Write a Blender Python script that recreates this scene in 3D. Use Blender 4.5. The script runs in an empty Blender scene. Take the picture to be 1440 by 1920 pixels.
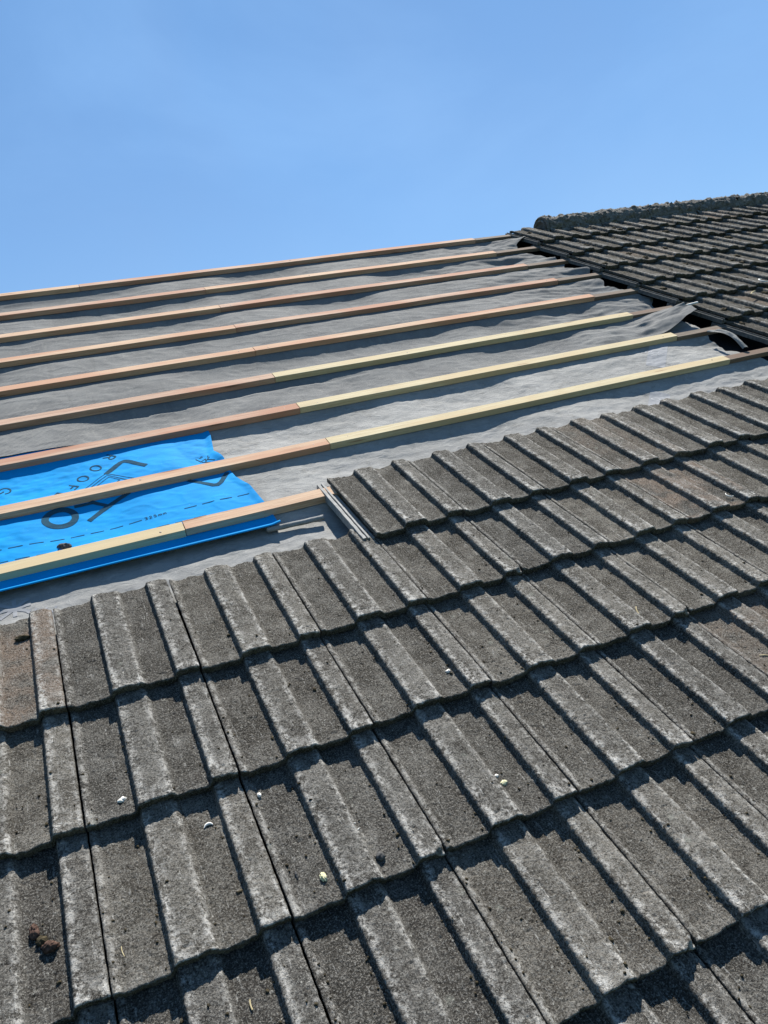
import bpy, math, random
import numpy as np
from mathutils import Matrix, Vector

random.seed(7)
C = bpy.context.scene.collection
sc = bpy.context.scene
W, G = 0.300, 0.3246            # tile cover width, course gauge (m)
PITCH = math.radians(30)
MR = Matrix.Translation((0, 0, 5.0)) @ Matrix.Rotation(PITCH, 4, 'X')   # roof plane (u, v, w) -> world

# ------------------------------------------------------------------ noise
def _hash(i, j, s):
    n = (i.astype(np.int64) * 374761393 + j.astype(np.int64) * 668265263 + s * 1442695041) & 0x7fffffff
    n = ((n ^ (n >> 13)) * 1274126177) & 0x7fffffff
    n = ((n ^ (n >> 16)) * 2246822519) & 0x7fffffff
    return ((n ^ (n >> 15)) & 0xffff) / 65535.0
def vnoise(x, y, s=0):
    x = np.asarray(x, float); y = np.asarray(y, float)
    x, y = np.broadcast_arrays(x, y)
    i = np.floor(x); j = np.floor(y); fx = x - i; fy = y - j
    fx = fx * fx * fx * (fx * (fx * 6 - 15) + 10); fy = fy * fy * fy * (fy * (fy * 6 - 15) + 10)
    a = _hash(i, j, s); b = _hash(i + 1, j, s); c = _hash(i, j + 1, s); d = _hash(i + 1, j + 1, s)
    return (a * (1 - fx) + b * fx) * (1 - fy) + (c * (1 - fx) + d * fx) * fy
def fbm(x, y, s=0, o=4):
    t = 0; a = 0.5; n = 0
    for k in range(o):
        t = t + a * vnoise(np.asarray(x) * 2 ** k + 17.3 * k, np.asarray(y) * 2 ** k + 5.1 * k, s + k); n += a; a *= 0.5
    return t / n
def sstep(a, b, x):
    t = np.clip((np.asarray(x, float) - a) / (b - a), 0, 1); return t * t * (3 - 2 * t)

# ------------------------------------------------------------------ helpers
def mesh_np(name, co, faces, mat, smooth=True, attrs=None):
    me = bpy.data.meshes.new(name)
    co = np.asarray(co, np.float32); faces = np.asarray(faces, np.int32)
    nf, k = faces.shape
    me.vertices.add(len(co)); me.vertices.foreach_set('co', co.ravel())
    me.loops.add(nf * k); me.loops.foreach_set('vertex_index', faces.ravel())
    me.polygons.add(nf); me.polygons.foreach_set('loop_start', np.arange(nf, dtype=np.int32) * k)
    me.polygons.foreach_set('loop_total', np.full(nf, k, np.int32))
    me.polygons.foreach_set('use_smooth', np.full(nf, smooth, bool))
    for an, av in (attrs or {}).items():
        a = me.attributes.new(an, 'FLOAT', 'POINT'); a.data.foreach_set('value', np.asarray(av, np.float32))
    me.update(calc_edges=True); me.validate()
    me.materials.append(mat)
    return me
def grid_faces(nx, ny, off=0, flip=False):
    i, j = np.meshgrid(np.arange(nx - 1), np.arange(ny - 1), indexing='xy')
    a = (j * nx + i + off).ravel(); f = np.stack([a, a + 1, a + 1 + nx, a + nx], 1)
    return f[:, ::-1] if flip else f
def put(name, me, loc=(0, 0, 0), rz=0.0, parent=None, label=None, cat=None, group=None, kind=None):
    o = bpy.data.objects.new(name, me); C.objects.link(o)
    M = Matrix.Translation(loc) @ Matrix.Rotation(rz, 4, 'Z')
    if parent is None: o.matrix_world = MR @ M
    else: o.parent = parent; o.matrix_local = M
    if label: o['label'] = label
    if cat: o['category'] = cat
    if group: o['group'] = group
    if kind or label: o['kind'] = kind or 'thing'
    return o
def join(parts):
    co = []; f = []; n = 0
    for c, ff in parts:
        co.append(np.asarray(c, float)); f.append(np.asarray(ff) + n); n += len(c)
    return np.concatenate(co), np.concatenate(f)

# ------------------------------------------------------------------ camera model (for framing checks)
F = 1433.587
RC = np.array([[0.90675, -0.42152, 0.00702], [0.22897, 0.50640, 0.83133], [-0.35398, -0.75219, 0.55570]])
_u, _s, _vt = np.linalg.svd(RC); RC = _u @ _vt
CAM = np.array([0.1373, -1.3493, 1.3120])
def proj(p):
    X = (np.atleast_2d(p) - CAM) @ RC.T
    return np.stack([720 + F * X[:, 0] / -X[:, 2], 960 - F * X[:, 1] / -X[:, 2]], 1)
def at(px, py, w):
    d = np.array([(px - 720) / F, -(py - 960) / F, -1.0]) @ RC
    p = CAM + (w - CAM[2]) / d[2] * d
    return float(p[0]), float(p[1])

# ------------------------------------------------------------------ materials
class NT:
    def __init__(s, name):
        s.m = bpy.data.materials.new(name); s.m.use_nodes = True; s.t = s.m.node_tree
        s.b = s.t.nodes['Principled BSDF']; s.b.inputs['Specular IOR Level'].default_value = 0.25
    def n(s, typ, **kw):
        nd = s.t.nodes.new(typ)
        for k, v in kw.items():
            if k in nd.inputs.keys() and not hasattr(nd, k): nd.inputs[k].default_value = v
            else: setattr(nd, k, v)
        return nd
    def l(s, a, b): s.t.links.new(a, b)
    def coord(s, rnd=True):
        tc = s.n('ShaderNodeTexCoord'); oi = s.n('ShaderNodeObjectInfo')
        if not rnd: return tc.outputs['Object']
        sc_ = s.n('ShaderNodeVectorMath', operation='SCALE'); s.l(oi.outputs['Location'], sc_.inputs[0]); sc_.inputs['Scale'].default_value = 7.31
        ad = s.n('ShaderNodeVectorMath', operation='ADD'); s.l(tc.outputs['Object'], ad.inputs[0]); s.l(sc_.outputs[0], ad.inputs[1])
        return ad.outputs[0]
    def map(s, vec, scale):
        mp = s.n('ShaderNodeMapping'); mp.inputs['Scale'].default_value = scale; s.l(vec, mp.inputs['Vector']); return mp.outputs[0]
    def noise(s, vec, scale, detail=4, rough=0.6, dist=0.0):
        nd = s.n('ShaderNodeTexNoise'); s.l(vec, nd.inputs['Vector'])
        nd.inputs['Scale'].default_value = scale; nd.inputs['Detail'].default_value = detail
        nd.inputs['Roughness'].default_value = rough; nd.inputs['Distortion'].default_value = dist
        return nd.outputs['Fac']
    def ramp(s, fac, a, b, lo=0.0, hi=1.0):
        mr = s.n('ShaderNodeMapRange'); mr.interpolation_type = 'SMOOTHSTEP'
        s.l(fac, mr.inputs['Value'])
        for k, v in (('From Min', a), ('From Max', b), ('To Min', lo), ('To Max', hi)): mr.inputs[k].default_value = v
        return mr.outputs[0]
    def math(s, op, a, b):
        nd = s.n('ShaderNodeMath', operation=op)
        for k, v in enumerate((a, b)):
            if isinstance(v, (int, float)): nd.inputs[k].default_value = v
            else: s.l(v, nd.inputs[k])
        return nd.outputs[0]
    def mix(s, fac, a, b, mode='MIX'):
        nd = s.n('ShaderNodeMix', data_type='RGBA', blend_type=mode)
        if isinstance(fac, (int, float)): nd.inputs['Factor'].default_value = fac
        else: s.l(fac, nd.inputs['Factor'])
        for k, v in (('A', a), ('B', b)):
            sk = [i for i in nd.inputs if i.name == k and i.type == 'RGBA'][0]
            if isinstance(v, tuple): sk.default_value = (*v, 1)
            else: s.l(v, sk)
        return [o for o in nd.outputs if o.type == 'RGBA'][0]
    def attr(s, name): return s.n('ShaderNodeAttribute', attribute_name=name).outputs['Fac']
    def rand(s): return s.n('ShaderNodeObjectInfo').outputs['Random']
    def bump(s, h, strength, dist, prev=None):
        b = s.n('ShaderNodeBump'); b.inputs['Strength'].default_value = strength; b.inputs['Distance'].default_value = dist
        s.l(h, b.inputs['Height'])
        if prev is not None: s.l(prev, b.inputs['Normal'])
        return b.outputs[0]
    def done(s, col, rough=0.9, nrm=None, spec=0.2):
        if isinstance(col, tuple): s.b.inputs['Base Color'].default_value = (*col, 1)
        else: s.l(col, s.b.inputs['Base Color'])
        if isinstance(rough, float): s.b.inputs['Roughness'].default_value = rough
        else: s.l(rough, s.b.inputs['Roughness'])
        s.b.inputs['Specular IOR Level'].default_value = spec
        if nrm is not None: s.l(nrm, s.b.inputs['Normal'])
        return s.m

def mat_tile(name, dark=1.0, mossy=0.0):
    k = NT(name); v = k.coord()
    big = k.noise(v, 9, 3); mid = k.noise(v, 38, 5, 0.65); fine = k.noise(v, 330, 3, 0.7); grit = k.noise(v, 650, 2, 0.6)
    streak = k.noise(k.map(v, (150, 13, 40)), 1.0, 5, 0.7)
    wear = k.attr('wear'); pan = k.attr('pan')
    D = lambda r, g, b: (r * dark, g * dark, b * dark)
    grain = k.noise(v, 300, 3, 0.8); coarse = k.noise(v, 120, 5, 0.8)
    multi = k.noise(v, 11, 9, 0.72, .3); blot = k.noise(v, 26, 6, 0.72, .4)
    r2 = k.math('FRACT', k.math('MULTIPLY', k.rand(), 7.13), 0.0)
    c = k.mix(k.ramp(multi, 0.36, 0.66), D(.060, .056, .049), D(.140, .133, .119))
    c = k.mix(k.ramp(blot, 0.53, 0.64, 0, 0.75), c, D(.042, .039, .034))                      # charcoal stains
    c = k.mix(k.math('MULTIPLY', pan, k.ramp(k.noise(v, 15, 6, 0.75), 0.40, 0.58, 0, 0.62)), c, D(.042, .038, .032))
    c = k.mix(k.math('MULTIPLY', k.rand(), 0.75), c, k.mix(1.0, c, (1.45, 1.40, 1.32), 'MULTIPLY'))
    c = k.mix(k.ramp(r2, 0.55, 1.0, 0, .8), c, k.mix(1.0, c, (.66, .66, .67), 'MULTIPLY'))
    warm = k.math('MULTIPLY', k.ramp(r2, 0.10, 0.04), k.ramp(big, 0.38, 0.58, 0, 0.75))
    c = k.mix(warm, c, D(.19, .142, .108))
    # sand grains, pale and dark, and open pits
    c = k.mix(k.ramp(grain, 0.54, 0.60, 0, 0.72), c, D(.225, .216, .194))
    c = k.mix(k.ramp(grain, 0.40, 0.47, 0.85, 0), c, D(.018, .017, .015))
    c = k.mix(k.ramp(coarse, 0.33, 0.39, 0.95, 0), c, D(.012, .011, .010))
    c = k.mix(k.ramp(coarse, 0.61, 0.65, 0, 0.8), c, D(.33, .32, .285))
    # worn chalky edges and lime streaks
    patch = k.noise(v, 42, 6, .78)
    we = k.math('MULTIPLY', wear, k.ramp(k.math('ADD', k.math('MULTIPLY', patch, .75), k.math('MULTIPLY', coarse, 0.75)), 0.68, 0.86))
    c = k.mix(k.math('MULTIPLY', we, 0.92), c, D(.47, .455, .42))
    chalk = k.math('MULTIPLY', k.ramp(k.noise(k.map(v, (60, 5, 20)), 1.0, 6, .75, .5), 0.54, 0.66), k.ramp(patch, .42, .6, .1, 1))
    c = k.mix(k.math('MULTIPLY', chalk, k.math('ADD', .14, k.math('MULTIPLY', wear, .42))), c, D(.34, .33, .30))
    sp = k.math('MULTIPLY', k.ramp(streak, 0.61, 0.645), k.ramp(coarse, 0.44, 0.54))
    c = k.mix(k.math('MULTIPLY', sp, k.math('ADD', .35, k.math('MULTIPLY', wear, .5))), c, D(.50, .485, .45))
    # lichen rosettes
    vo = k.n('ShaderNodeTexVoronoi'); k.l(v, vo.inputs['Vector']); vo.inputs['Scale'].default_value = 9.0
    ro = k.math('MULTIPLY', k.ramp(k.math('ADD', vo.outputs['Distance'], k.math('MULTIPLY', mid, 0.14)), 0.11, 0.17, 1, 0), k.ramp(mid, 0.38, 0.6))
    c = k.mix(k.math('MULTIPLY', ro, 0.55), c, D(.24, .245, .21))
    if mossy: c = k.mix(k.ramp(k.noise(v, 26, 5, 0.7), 0.52, 0.62, 0, mossy), c, (.045, .038, .022))
    b1 = k.bump(coarse, 1.0, 0.005); b2 = k.bump(grain, 1.0, 0.0035, b1)
    return k.done(c, 0.97, b2, 0.03)
M_TILE = mat_tile('weathered_concrete')
M_FAR = mat_tile('weathered_concrete_far', 0.82, 0.5)
def mat_lap():
    k = NT('clean_concrete'); v = k.coord()
    n = k.noise(v, 60, 5); f = k.noise(v, 400, 3)
    c = k.mix(k.ramp(n, .3, .7), (.17, .17, .162), (.25, .247, .232)); c = k.mix(k.ramp(f, .55, .7, 0, .5), c, (.09, .088, .08))
    return k.done(c, .8, k.bump(f, .4, .0006), .25)
M_LAP = mat_lap()
def mat_mortar():
    k = NT('mossy_mortar'); v = k.coord()
    n = k.noise(v, 30, 5, .7); m = k.noise(v, 75, 5, .7); f = k.noise(v, 300, 3, .7)
    c = k.mix(k.ramp(n, .35, .65), (0.083, 0.079, 0.071), (0.17, 0.163, 0.149))
    c = k.mix(k.ramp(m, .5, .62, 0, .8), c, (.05, .043, .03)); c = k.mix(k.ramp(f, .55, .7, 0, .8), c, (.28, .265, .235))
    return k.done(c, .95, k.bump(m, 1.0, .006, k.bump(f, .8, .002)), .1)
M_MORTAR = mat_mortar()
def mat_wood(name, a, b, knot, stain=None):
    k = NT(name); tc = k.coord()
    g1 = k.noise(k.map(tc, (2.6, 95, 95)), 1.0, 6, .72, .9); g2 = k.noise(k.map(tc, (9, 420, 420)), 1.0, 3, .6)
    broad = k.noise(k.map(tc, (1.6, 8, 8)), 1.0, 3)
    c = k.mix(k.ramp(g1, .3, .7), a, b)
    c = k.mix(k.ramp(g2, .48, .72, 0, .55), c, knot); c = k.mix(k.ramp(k.noise(k.map(tc, (5, 40, 40)), 1.0, 5, .7), .58, .72, 0, .4), c, knot)
    if stain: c = k.mix(k.ramp(broad, .42, .62, 0, .75), c, stain)
    vo = k.n('ShaderNodeTexVoronoi'); k.l(k.map(tc, (2.3, 24, 24)), vo.inputs['Vector']); vo.inputs['Scale'].default_value = 1.0
    kn = k.ramp(k.math('ADD', vo.outputs['Distance'], k.math('MULTIPLY', g1, .08)), .09, .17, .85, 0)
    c = k.mix(kn, c, knot)
    sp = k.noise(tc, 240, 2); c = k.mix(k.ramp(sp, .70, .74, 0, .5), c, knot)
    return k.done(c, .85, k.bump(g2, .5, .0006, k.bump(g1, .3, .0008)), .08)
M_RED = mat_wood('red_stained_softwood', (.30, .20, .145), (.43, .31, .23), (.14, .075, .05), (.31, .155, .10))
M_TAN = mat_wood('tan_softwood', (.36, .24, .16), (.47, .345, .24), (.19, .10, .06), (.36, .20, .13))
M_PALE = mat_wood('pale_treated_softwood', (.37, .31, .19), (.47, .41, .275), (.22, .14, .08), (.40, .31, .185))
M_OLD = mat_wood('old_weathered_softwood', (.10, .08, .062), (.19, .158, .125), (.04, .03, .024), (.135, .09, .065))
def mat_felt_top():
    k = NT('woven_grey_underlay'); v = k.coord(False)
    n = k.noise(v, 5, 6, .65); m = k.noise(v, 60, 4)
    w1 = k.n('ShaderNodeTexWave', wave_type='BANDS', bands_direction='DIAGONAL'); k.l(v, w1.inputs['Vector']); w1.inputs['Scale'].default_value = 52; w1.inputs['Distortion'].default_value = 1.6; w1.inputs['Detail'].default_value = 1
    w2 = k.n('ShaderNodeTexWave', wave_type='BANDS', bands_direction='X'); k.l(v, w2.inputs['Vector']); w2.inputs['Scale'].default_value = 80; w2.inputs['Distortion'].default_value = 1.0
    wv = k.math('MULTIPLY', w1.outputs['Fac'], w2.outputs['Fac'])
    c = k.mix(k.ramp(n, .32, .68), (.116, .117, .115), (.164, .164, .158)); c = k.mix(k.ramp(wv, .1, .8, 0, .45), c, (.085, .086, .084))
    c = k.mix(k.ramp(m, .52, .75, 0, .4), c, (.215, .21, .195))
    c = k.mix(k.ramp(k.noise(k.map(v, (30, 6, 10)), 1.0, 5, .7), .56, .72, 0, .3), c, (.23, .222, .20))
    c = k.mix(k.ramp(k.noise(v, 210, 2), .73, .77, 0, .8), c, (.30, .29, .26))
    crease = k.ramp(k.noise(k.map(v, (26, 1.5, 3)), 1.0, 2, .5), .66, .70, 0, .3); c = k.mix(crease, c, (.10, .10, .096))
    return k.done(c, .9, k.bump(wv, .7, .0016, k.bump(k.noise(k.map(v, (9, 30, 20)), 1.0, 4, .5), .15, .005)), .08)
M_FTOP = mat_felt_top()
def mat_felt_low():
    k = NT('crinkled_grey_underlay'); v = k.coord(False)
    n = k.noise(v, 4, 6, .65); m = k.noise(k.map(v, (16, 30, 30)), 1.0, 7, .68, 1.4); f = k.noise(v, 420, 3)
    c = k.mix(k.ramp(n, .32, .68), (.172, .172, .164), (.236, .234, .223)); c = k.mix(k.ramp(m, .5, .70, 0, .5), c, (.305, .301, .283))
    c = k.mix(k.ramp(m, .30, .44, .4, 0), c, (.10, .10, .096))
    c = k.mix(k.ramp(f, .5, .7, 0, .3), c, (.10, .10, .097)); c = k.mix(k.ramp(k.noise(v, 11, 6, .75), .54, .70, 0, .45), c, (.095, .090, .080))
    return k.done(c, .88, k.bump(m, .6, .007, k.bump(f, .3, .0005)), .10)
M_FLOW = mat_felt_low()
def mat_blue():
    k = NT('blue_membrane_fabric'); v = k.coord(False)
    n = k.noise(v, 6, 4); f = k.noise(v, 500, 3, .7); s = k.noise(v, 170, 2)
    c = k.mix(k.ramp(n, .3, .7), (.0, .180, .43), (.0, .212, .49)); c = k.mix(k.ramp(f, .5, .75, 0, .25), c, (.005, .24, .54))
    c = k.mix(k.ramp(s, .73, .77, 0, .6), c, (.2, .38, .52))
    c = k.mix(k.ramp(k.noise(v, 25, 5, .7), .58, .75, 0, .3), c, (.02, .12, .28))
    return k.done(c, .75, k.bump(f, .3, .0005, k.bump(k.noise(k.map(v, (10, 22, 20)), 1.0, 5, .6), .2, .005)), .05)
M_BLUE = mat_blue()
def mat_ink():
    k = NT('dark_printing_ink'); v = k.coord(False); f = k.noise(v, 700, 2)
    return k.done(k.mix(k.ramp(f, .55, .68), (.018, .052, .080), (.02, .10, .175)), .9, None, .03)
M_INK = mat_ink()
def plain(name, a, b, scale=60, rough=.92, bd=.002, spec=.06):
    k = NT(name); v = k.coord(); n = k.noise(v, scale, 5, .65)
    return k.done(k.mix(k.ramp(n, .3, .7), a, b), rough, k.bump(n, .7, bd), spec)
M_BLACK = plain('loft_shade_black', (.008, .008, .009), (.016, .016, .017), 90, .8, .001)  # near-black colour stands in for the unlit loft
M_PRINT = plain('pale_felt_print', (.25, .255, .262), (.29, .293, .296), 90, .9, .0005)
M_PRINTD = plain('grey_felt_print', (.195, .20, .208), (.235, .238, .243), 60, .9, .0005)
M_MOSS = plain('dark_dry_moss', (.02, .017, .011), (.065, .053, .032), 130, .95, .004)
M_BROWN = plain('red_brown_moss', (.028, .018, .014), (.10, .062, .048), 120, .95, .004)
M_SHELL = plain('bleached_shell', (.50, .48, .42), (.62, .60, .56), 200, .6, .0006, .3)
M_YELLOW = plain('pale_yellow_stone', (.42, .40, .23), (.55, .53, .36), 150, .8, .001)
M_STONE = plain('dark_grey_stone', (.035, .034, .033), (.10, .098, .094), 150, .9, .002)
M_TWIG = plain('dry_straw', (.32, .26, .14), (.45, .38, .24), 90, .8, .0005)
M_GROUND = plain('lawn_ground', (.05, .085, .025), (.09, .12, .045), 3, .95, .01)

# ------------------------------------------------------------------ roof tiles
TL, DROP, THK = 0.405, 0.0265, 0.013
_px = np.array([1.5, 9, 13, 20, 60, 93, 96.5, 100.5, 105, 140, 164, 168, 176, 210, 237, 241, 245, 250, 275, 298.5]) / 1000
_pz = np.array([7.5, 7.5, 5.5, 0, -.8, 0, 1.5, 15.5, 17.8, 16.5, 14.2, 11, 1.0, -.8, 0, 1.5, 15.5, 17.5, 15, 9.5]) / 1000
def prof(x):
    z = 0
    for d, w in ((-.002, .2), (-.001, .25), (0, .1), (.001, .25), (.002, .2)): z = z + w * np.interp(x + d, _px, _pz)
    return z
def tile_mesh(seed, step=0.002, mat=None, chip=0):
    nx = int(round(.296 / step)) + 1; ny = int(round(TL / (step * 1.2))) + 1
    xs = np.linspace(.002, .298, nx); ys = np.linspace(0, TL, ny)
    X, Y = np.meshgrid(xs, ys)
    P = prof(X); rng = np.random.default_rng(seed)
    Z = P - DROP * Y / G
    rough = 0.0006 * (vnoise(X / .0042, Y / .0042, seed) - .5) * 2 + 0.0010 * (fbm(X / .018, Y / .03, seed + 5) - .5) * 2 + .0022 * (fbm(X / .09, Y / .12, seed + 9) - .5)
    rough += .0016 * (1 - sstep(.0, .012, np.minimum(np.abs(X - .097), np.abs(X - .241)))) * (vnoise(X / .005, Y / .006, seed + 41) - .5) * 2
    rough += rng.normal(0, .00034, X.shape) * (1 if step < .003 else 1.8)
    pits = sstep(.86, .95, vnoise(X / .011, Y / .011, seed + 31)); rough -= pits * .0016
    edge = np.minimum(X - .0015, .2985 - X); Z -= .0012 * (1 - sstep(0, .003, edge))
    Z += rough; Z -= .0015 * (1 - sstep(0, .003, Y)) ** 2
    # head edge: nibs of broken crust
    Z -= .006 * (1 - sstep(0, .022 + .012 * vnoise(X / .03, X * 0, seed + 3), TL - Y)) * vnoise(X / .02, Y / .02, seed + 4)
    jag = .0032 * (fbm(X / .022, X * 0 + seed, seed + 2, 3) - .5) * 2 + .0016 * (vnoise(X / .006, X * 0, seed + 8) - .5)
    Yd = Y + jag * (1 - sstep(0, .03, Y)) + .006 * (fbm(X / .03, X * 0 + 3, seed + 7, 3) - .5) * 2 * sstep(TL - .03, TL, Y)
    if chip: # broken corner at the lower right
        m = sstep(.030, .012, (.2985 - X) + 1.2 * Y + .008 * vnoise(X / .01, Y / .01, seed)); Z -= .012 * m
    Xd = X + (.0012 * (vnoise(Y / .012, Y * 0, seed + 6) - .5)) * (1 - sstep(0, .004, edge))
    # soft wear map: convex roll crowns, tail edge, bead
    crown = np.exp(-((X - .109) / .009) ** 2) + .9 * np.exp(-((X - .165) / .0065) ** 2) + np.exp(-((X - .254) / .009) ** 2) + .9 * np.exp(-((X - .011) / .006) ** 2) + .6 * np.exp(-((X - .293) / .005) ** 2)
    onroll = sstep(.006, .013, P)
    wear = np.clip(.62 * crown + .12 * onroll + 1.1 * np.exp(-(Y / .030) ** 1.3) * (.28 + .72 * onroll) * (.45 + .9 * crown.clip(0, 1)), 0, 1)
    face = np.maximum(np.exp(-((X - .096) / .0055) ** 4), np.exp(-((X - .2405) / .0055) ** 4)); wear = wear * (1 - face)   # pale wear taken off the steep flanks to paint their shaded side darker
    pan = 1 - onroll
    top = np.stack([Xd, Yd, Z], -1).reshape(-1, 3)
    cos = [top]; fs = [grid_faces(nx, ny)]; at_w = [wear.ravel()]; at_p = [pan.ravel()]; n = len(top)
    def skirt(idx, depth, inward, rows=4, dx=None):
        nonlocal n
        base = top[idx]; k = len(idx); prev = idx
        for r in range(1, rows + 1):
            t = r / rows; c = base.copy(); c[:, 2] -= depth * t
            c[:, 0] += inward[0] * t; c[:, 1] += inward[1] * t
            c[:, 1] += rng.normal(0, .0006, k) if inward[1] else 0
            ids = np.arange(n, n + k); n += k
            cos.append(c); at_w.append(np.zeros(k)); at_p.append(np.full(k, .8))
            fs.append(np.stack([prev[:-1], ids[:-1], ids[1:], prev[1:]], 1)); prev = ids
    I = np.arange(nx * ny).reshape(ny, nx)
    skirt(I[0], .0215, (0, .005)); skirt(I[-1][::-1], .014, (0, -.002)); skirt(I[:, 0][::-1], .014, (.0005, 0), 2); skirt(I[:, -1], .014, (-.0005, 0), 2)
    co = np.concatenate(cos); f = np.concatenate(fs)
    return mesh_np('concrete_tile', co, f, mat, True, {'wear': np.concatenate(at_w), 'pan': np.concatenate(at_p)})
NEAR = [tile_mesh(11 + 13 * i, .002, M_TILE) for i in range(8)]
CHIP = tile_mesh(301, .002, M_TILE, 1)
FAR = [tile_mesh(501 + 13 * i, .004, M_FAR) for i in range(5)]
def bar(x0, x1, y0, y1, z0, z1, slope=0.0, n=24, seed=0, amp=.0006):
    ys = np.linspace(y0, y1, n); c = []
    for i, y in enumerate(ys):
        j = amp * (vnoise(np.array([y / .02]), np.array([seed * 3.7]), seed)[0] - .5) * 2
        for (x, z) in ((x0, z0), (x0 + .001, z1 - .001), (x0 + .002, z1), (x1 - .002, z1), (x1 - .001, z1 - .001), (x1, z0)):
            c.append((x + j, y, z + slope * y + j * .5))
    c = np.array(c); f = [f_ for f_ in grid_faces(6, n)]
    f += [[0, 5, 4, 1], [1, 4, 3, 2]]; b = (n - 1) * 6; f += [[b, b + 1, b + 4, b + 5], [b + 1, b + 2, b + 3, b + 4]]
    return c, np.array(f)
def lap_mesh():
    s = -DROP / G
    return mesh_np('side_lap', *join([bar(-.040, -.027, .006, TL - .012, -.030, -.004, s, 40, 1), bar(-.0245, -.0155, .004, TL - .010, -.030, -.0045, s, 40, 2), bar(-.0275, .003, .010, TL - .02, -.030, -.0155, s, 20, 3)]), M_LAP, False)
LAP = lap_mesh()
def far_lap_mesh():
    s = -DROP / G
    return mesh_np('side_lap', *join([bar(-.038, -.030, .006, TL - .012, -.030, -.009, s, 30, 1), bar(-.026, -.021, .004, TL - .010, -.030, -.004, s, 30, 2), bar(-.030, .003, .010, TL - .02, -.030, -.018, s, 20, 3)]), plain('grimy_concrete_edge', (.06, .06, .057), (.13, .128, .12), 70, .9, .001), False)

def blob(r, seed, sx=1, sy=1, sz=1, rough=.35, n=18, freq=2.2):
    th = np.linspace(0, math.pi, n); ph = np.linspace(0, 2 * math.pi, 2 * n, endpoint=False)
    T, Pp = np.meshgrid(th, ph, indexing='ij')
    x = np.sin(T) * np.cos(Pp); y = np.sin(T) * np.sin(Pp); z = np.cos(T)
    d = 1 + rough * ((fbm(x * freq + z * 1.7 + 9, y * freq - z * 1.3 + 9, seed) - .5) * 2 + .5 * (vnoise(x * 6 + z * 4 + 30, y * 6 + z * 5 + 30, seed + 4) - .5))
    co = np.stack([x * d * r * sx, y * d * r * sy, z * d * r * sz], -1).reshape(-1, 3)
    m = 2 * n; f = []
    for i in range(n - 1):
        for j in range(m): f.append((i * m + j, (i + 1) * m + j, (i + 1) * m + (j + 1) % m, i * m + (j + 1) % m))
    return co, np.array(f)

ORD = 'first second third fourth fifth sixth seventh eighth ninth tenth eleventh'.split()
def visible(u0, v0):
    p = proj([(u0 + a * .3, v0 + b * TL, 0) for a in np.linspace(0, 1, 5) for b in np.linspace(0, .8, 5)])
    return bool(np.any((p[:, 0] > 2) & (p[:, 0] < 1438) & (p[:, 1] > 2) & (p[:, 1] < 1918)))
NEARC = {1: 'the short top course of the near slope', 0: 'the near course edged by bare felt', -1: 'the third near course from the top',
         -2: 'the fourth near course from the top', -3: 'the fifth near course from the top', -4: 'the lowest near course'}
rt = random.Random(3)
for k in (1, 0, -1, -2, -3, -4):
    cnt = 0
    for i in range(-3 if k < 1 else 3, 13):
        if not visible(i * W, k * G): continue
        me = CHIP if (k, i) in ((0, 3), (-2, 1), (-1, 4), (-3, 2)) else NEAR[(i * 3 + k * 5 + (i * k) % 3) % 8]
        lab = ('chipped ' if me is CHIP else 'weathered ') + 'grey tile, ' + ORD[cnt] + ' from left in ' + NEARC[k]
        if k == 1 and i == 3: lab = 'grey tile with bare grooved side strip, left end of the short top near course'
        o = put('concrete_tile', me, (i * W + rt.uniform(-.0008, .0008), k * G + rt.uniform(-.0025, .0025), rt.uniform(-.0008, .0008)), rt.uniform(-.004, .004), None, lab, 'roof tile', 'near roof tiles')
        if k == 1 and i == 3: put('side_lap', LAP, (0, 0, 0), 0, o, 'smooth pale grooved edge strip')
        cnt += 1
FARC = {9: 'the top far course under the ridge', 8: 'the second far course below the ridge', 7: 'the third far course below the ridge', 6: 'the fourth far course below the ridge',
        5: 'the fifth far course below the ridge', 4: 'the sixth far course below the ridge', 3: 'the lowest far course'}
moss_m = []
for q in range(6):
    c, f = blob(.009 + .0012 * q, 40 + q * 7, 1.1, 1.6, .6, .75, 9, 3.0); moss_m.append(mesh_np('moss', c, f, M_MOSS))
FARLAP = far_lap_mesh()
for k in (9, 8, 7, 6, 5, 4, 3):
    cnt = 0
    for i in range(11, 23):
        if i > 11 and not visible(i * W, k * G): continue
        if k == 3 and i > 11: continue
        lab = 'dark mossy ribbed tile, ' + ORD[cnt] + ' from left in ' + FARC[k]
        if i == 11: lab = 'dark ribbed end tile with bare side strip, in ' + FARC[k]
        o = put('concrete_tile', FAR[(i * 2 + k * 3) % 5], (i * W + rt.uniform(-.001, .001), k * G + .012 + rt.uniform(-.004, .004), rt.uniform(-.001, .001)), rt.uniform(-.006, .006), None, lab, 'roof tile', 'far roof tiles')
        if i == 11: put('side_lap', FARLAP, (0, 0, 0), 0, o, 'grimy grooved edge strip')
        for q in range(rt.choice((0, 1, 1, 2, 3))):
            y_ = rt.uniform(.03, .30); put('moss', moss_m[rt.randrange(6)], (.05 + rt.uniform(-.03, .035) + (.155 if rt.random() < .45 else 0), y_, -DROP * y_ / G + .001), rt.uniform(0, 6), o)
        cnt += 1

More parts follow.
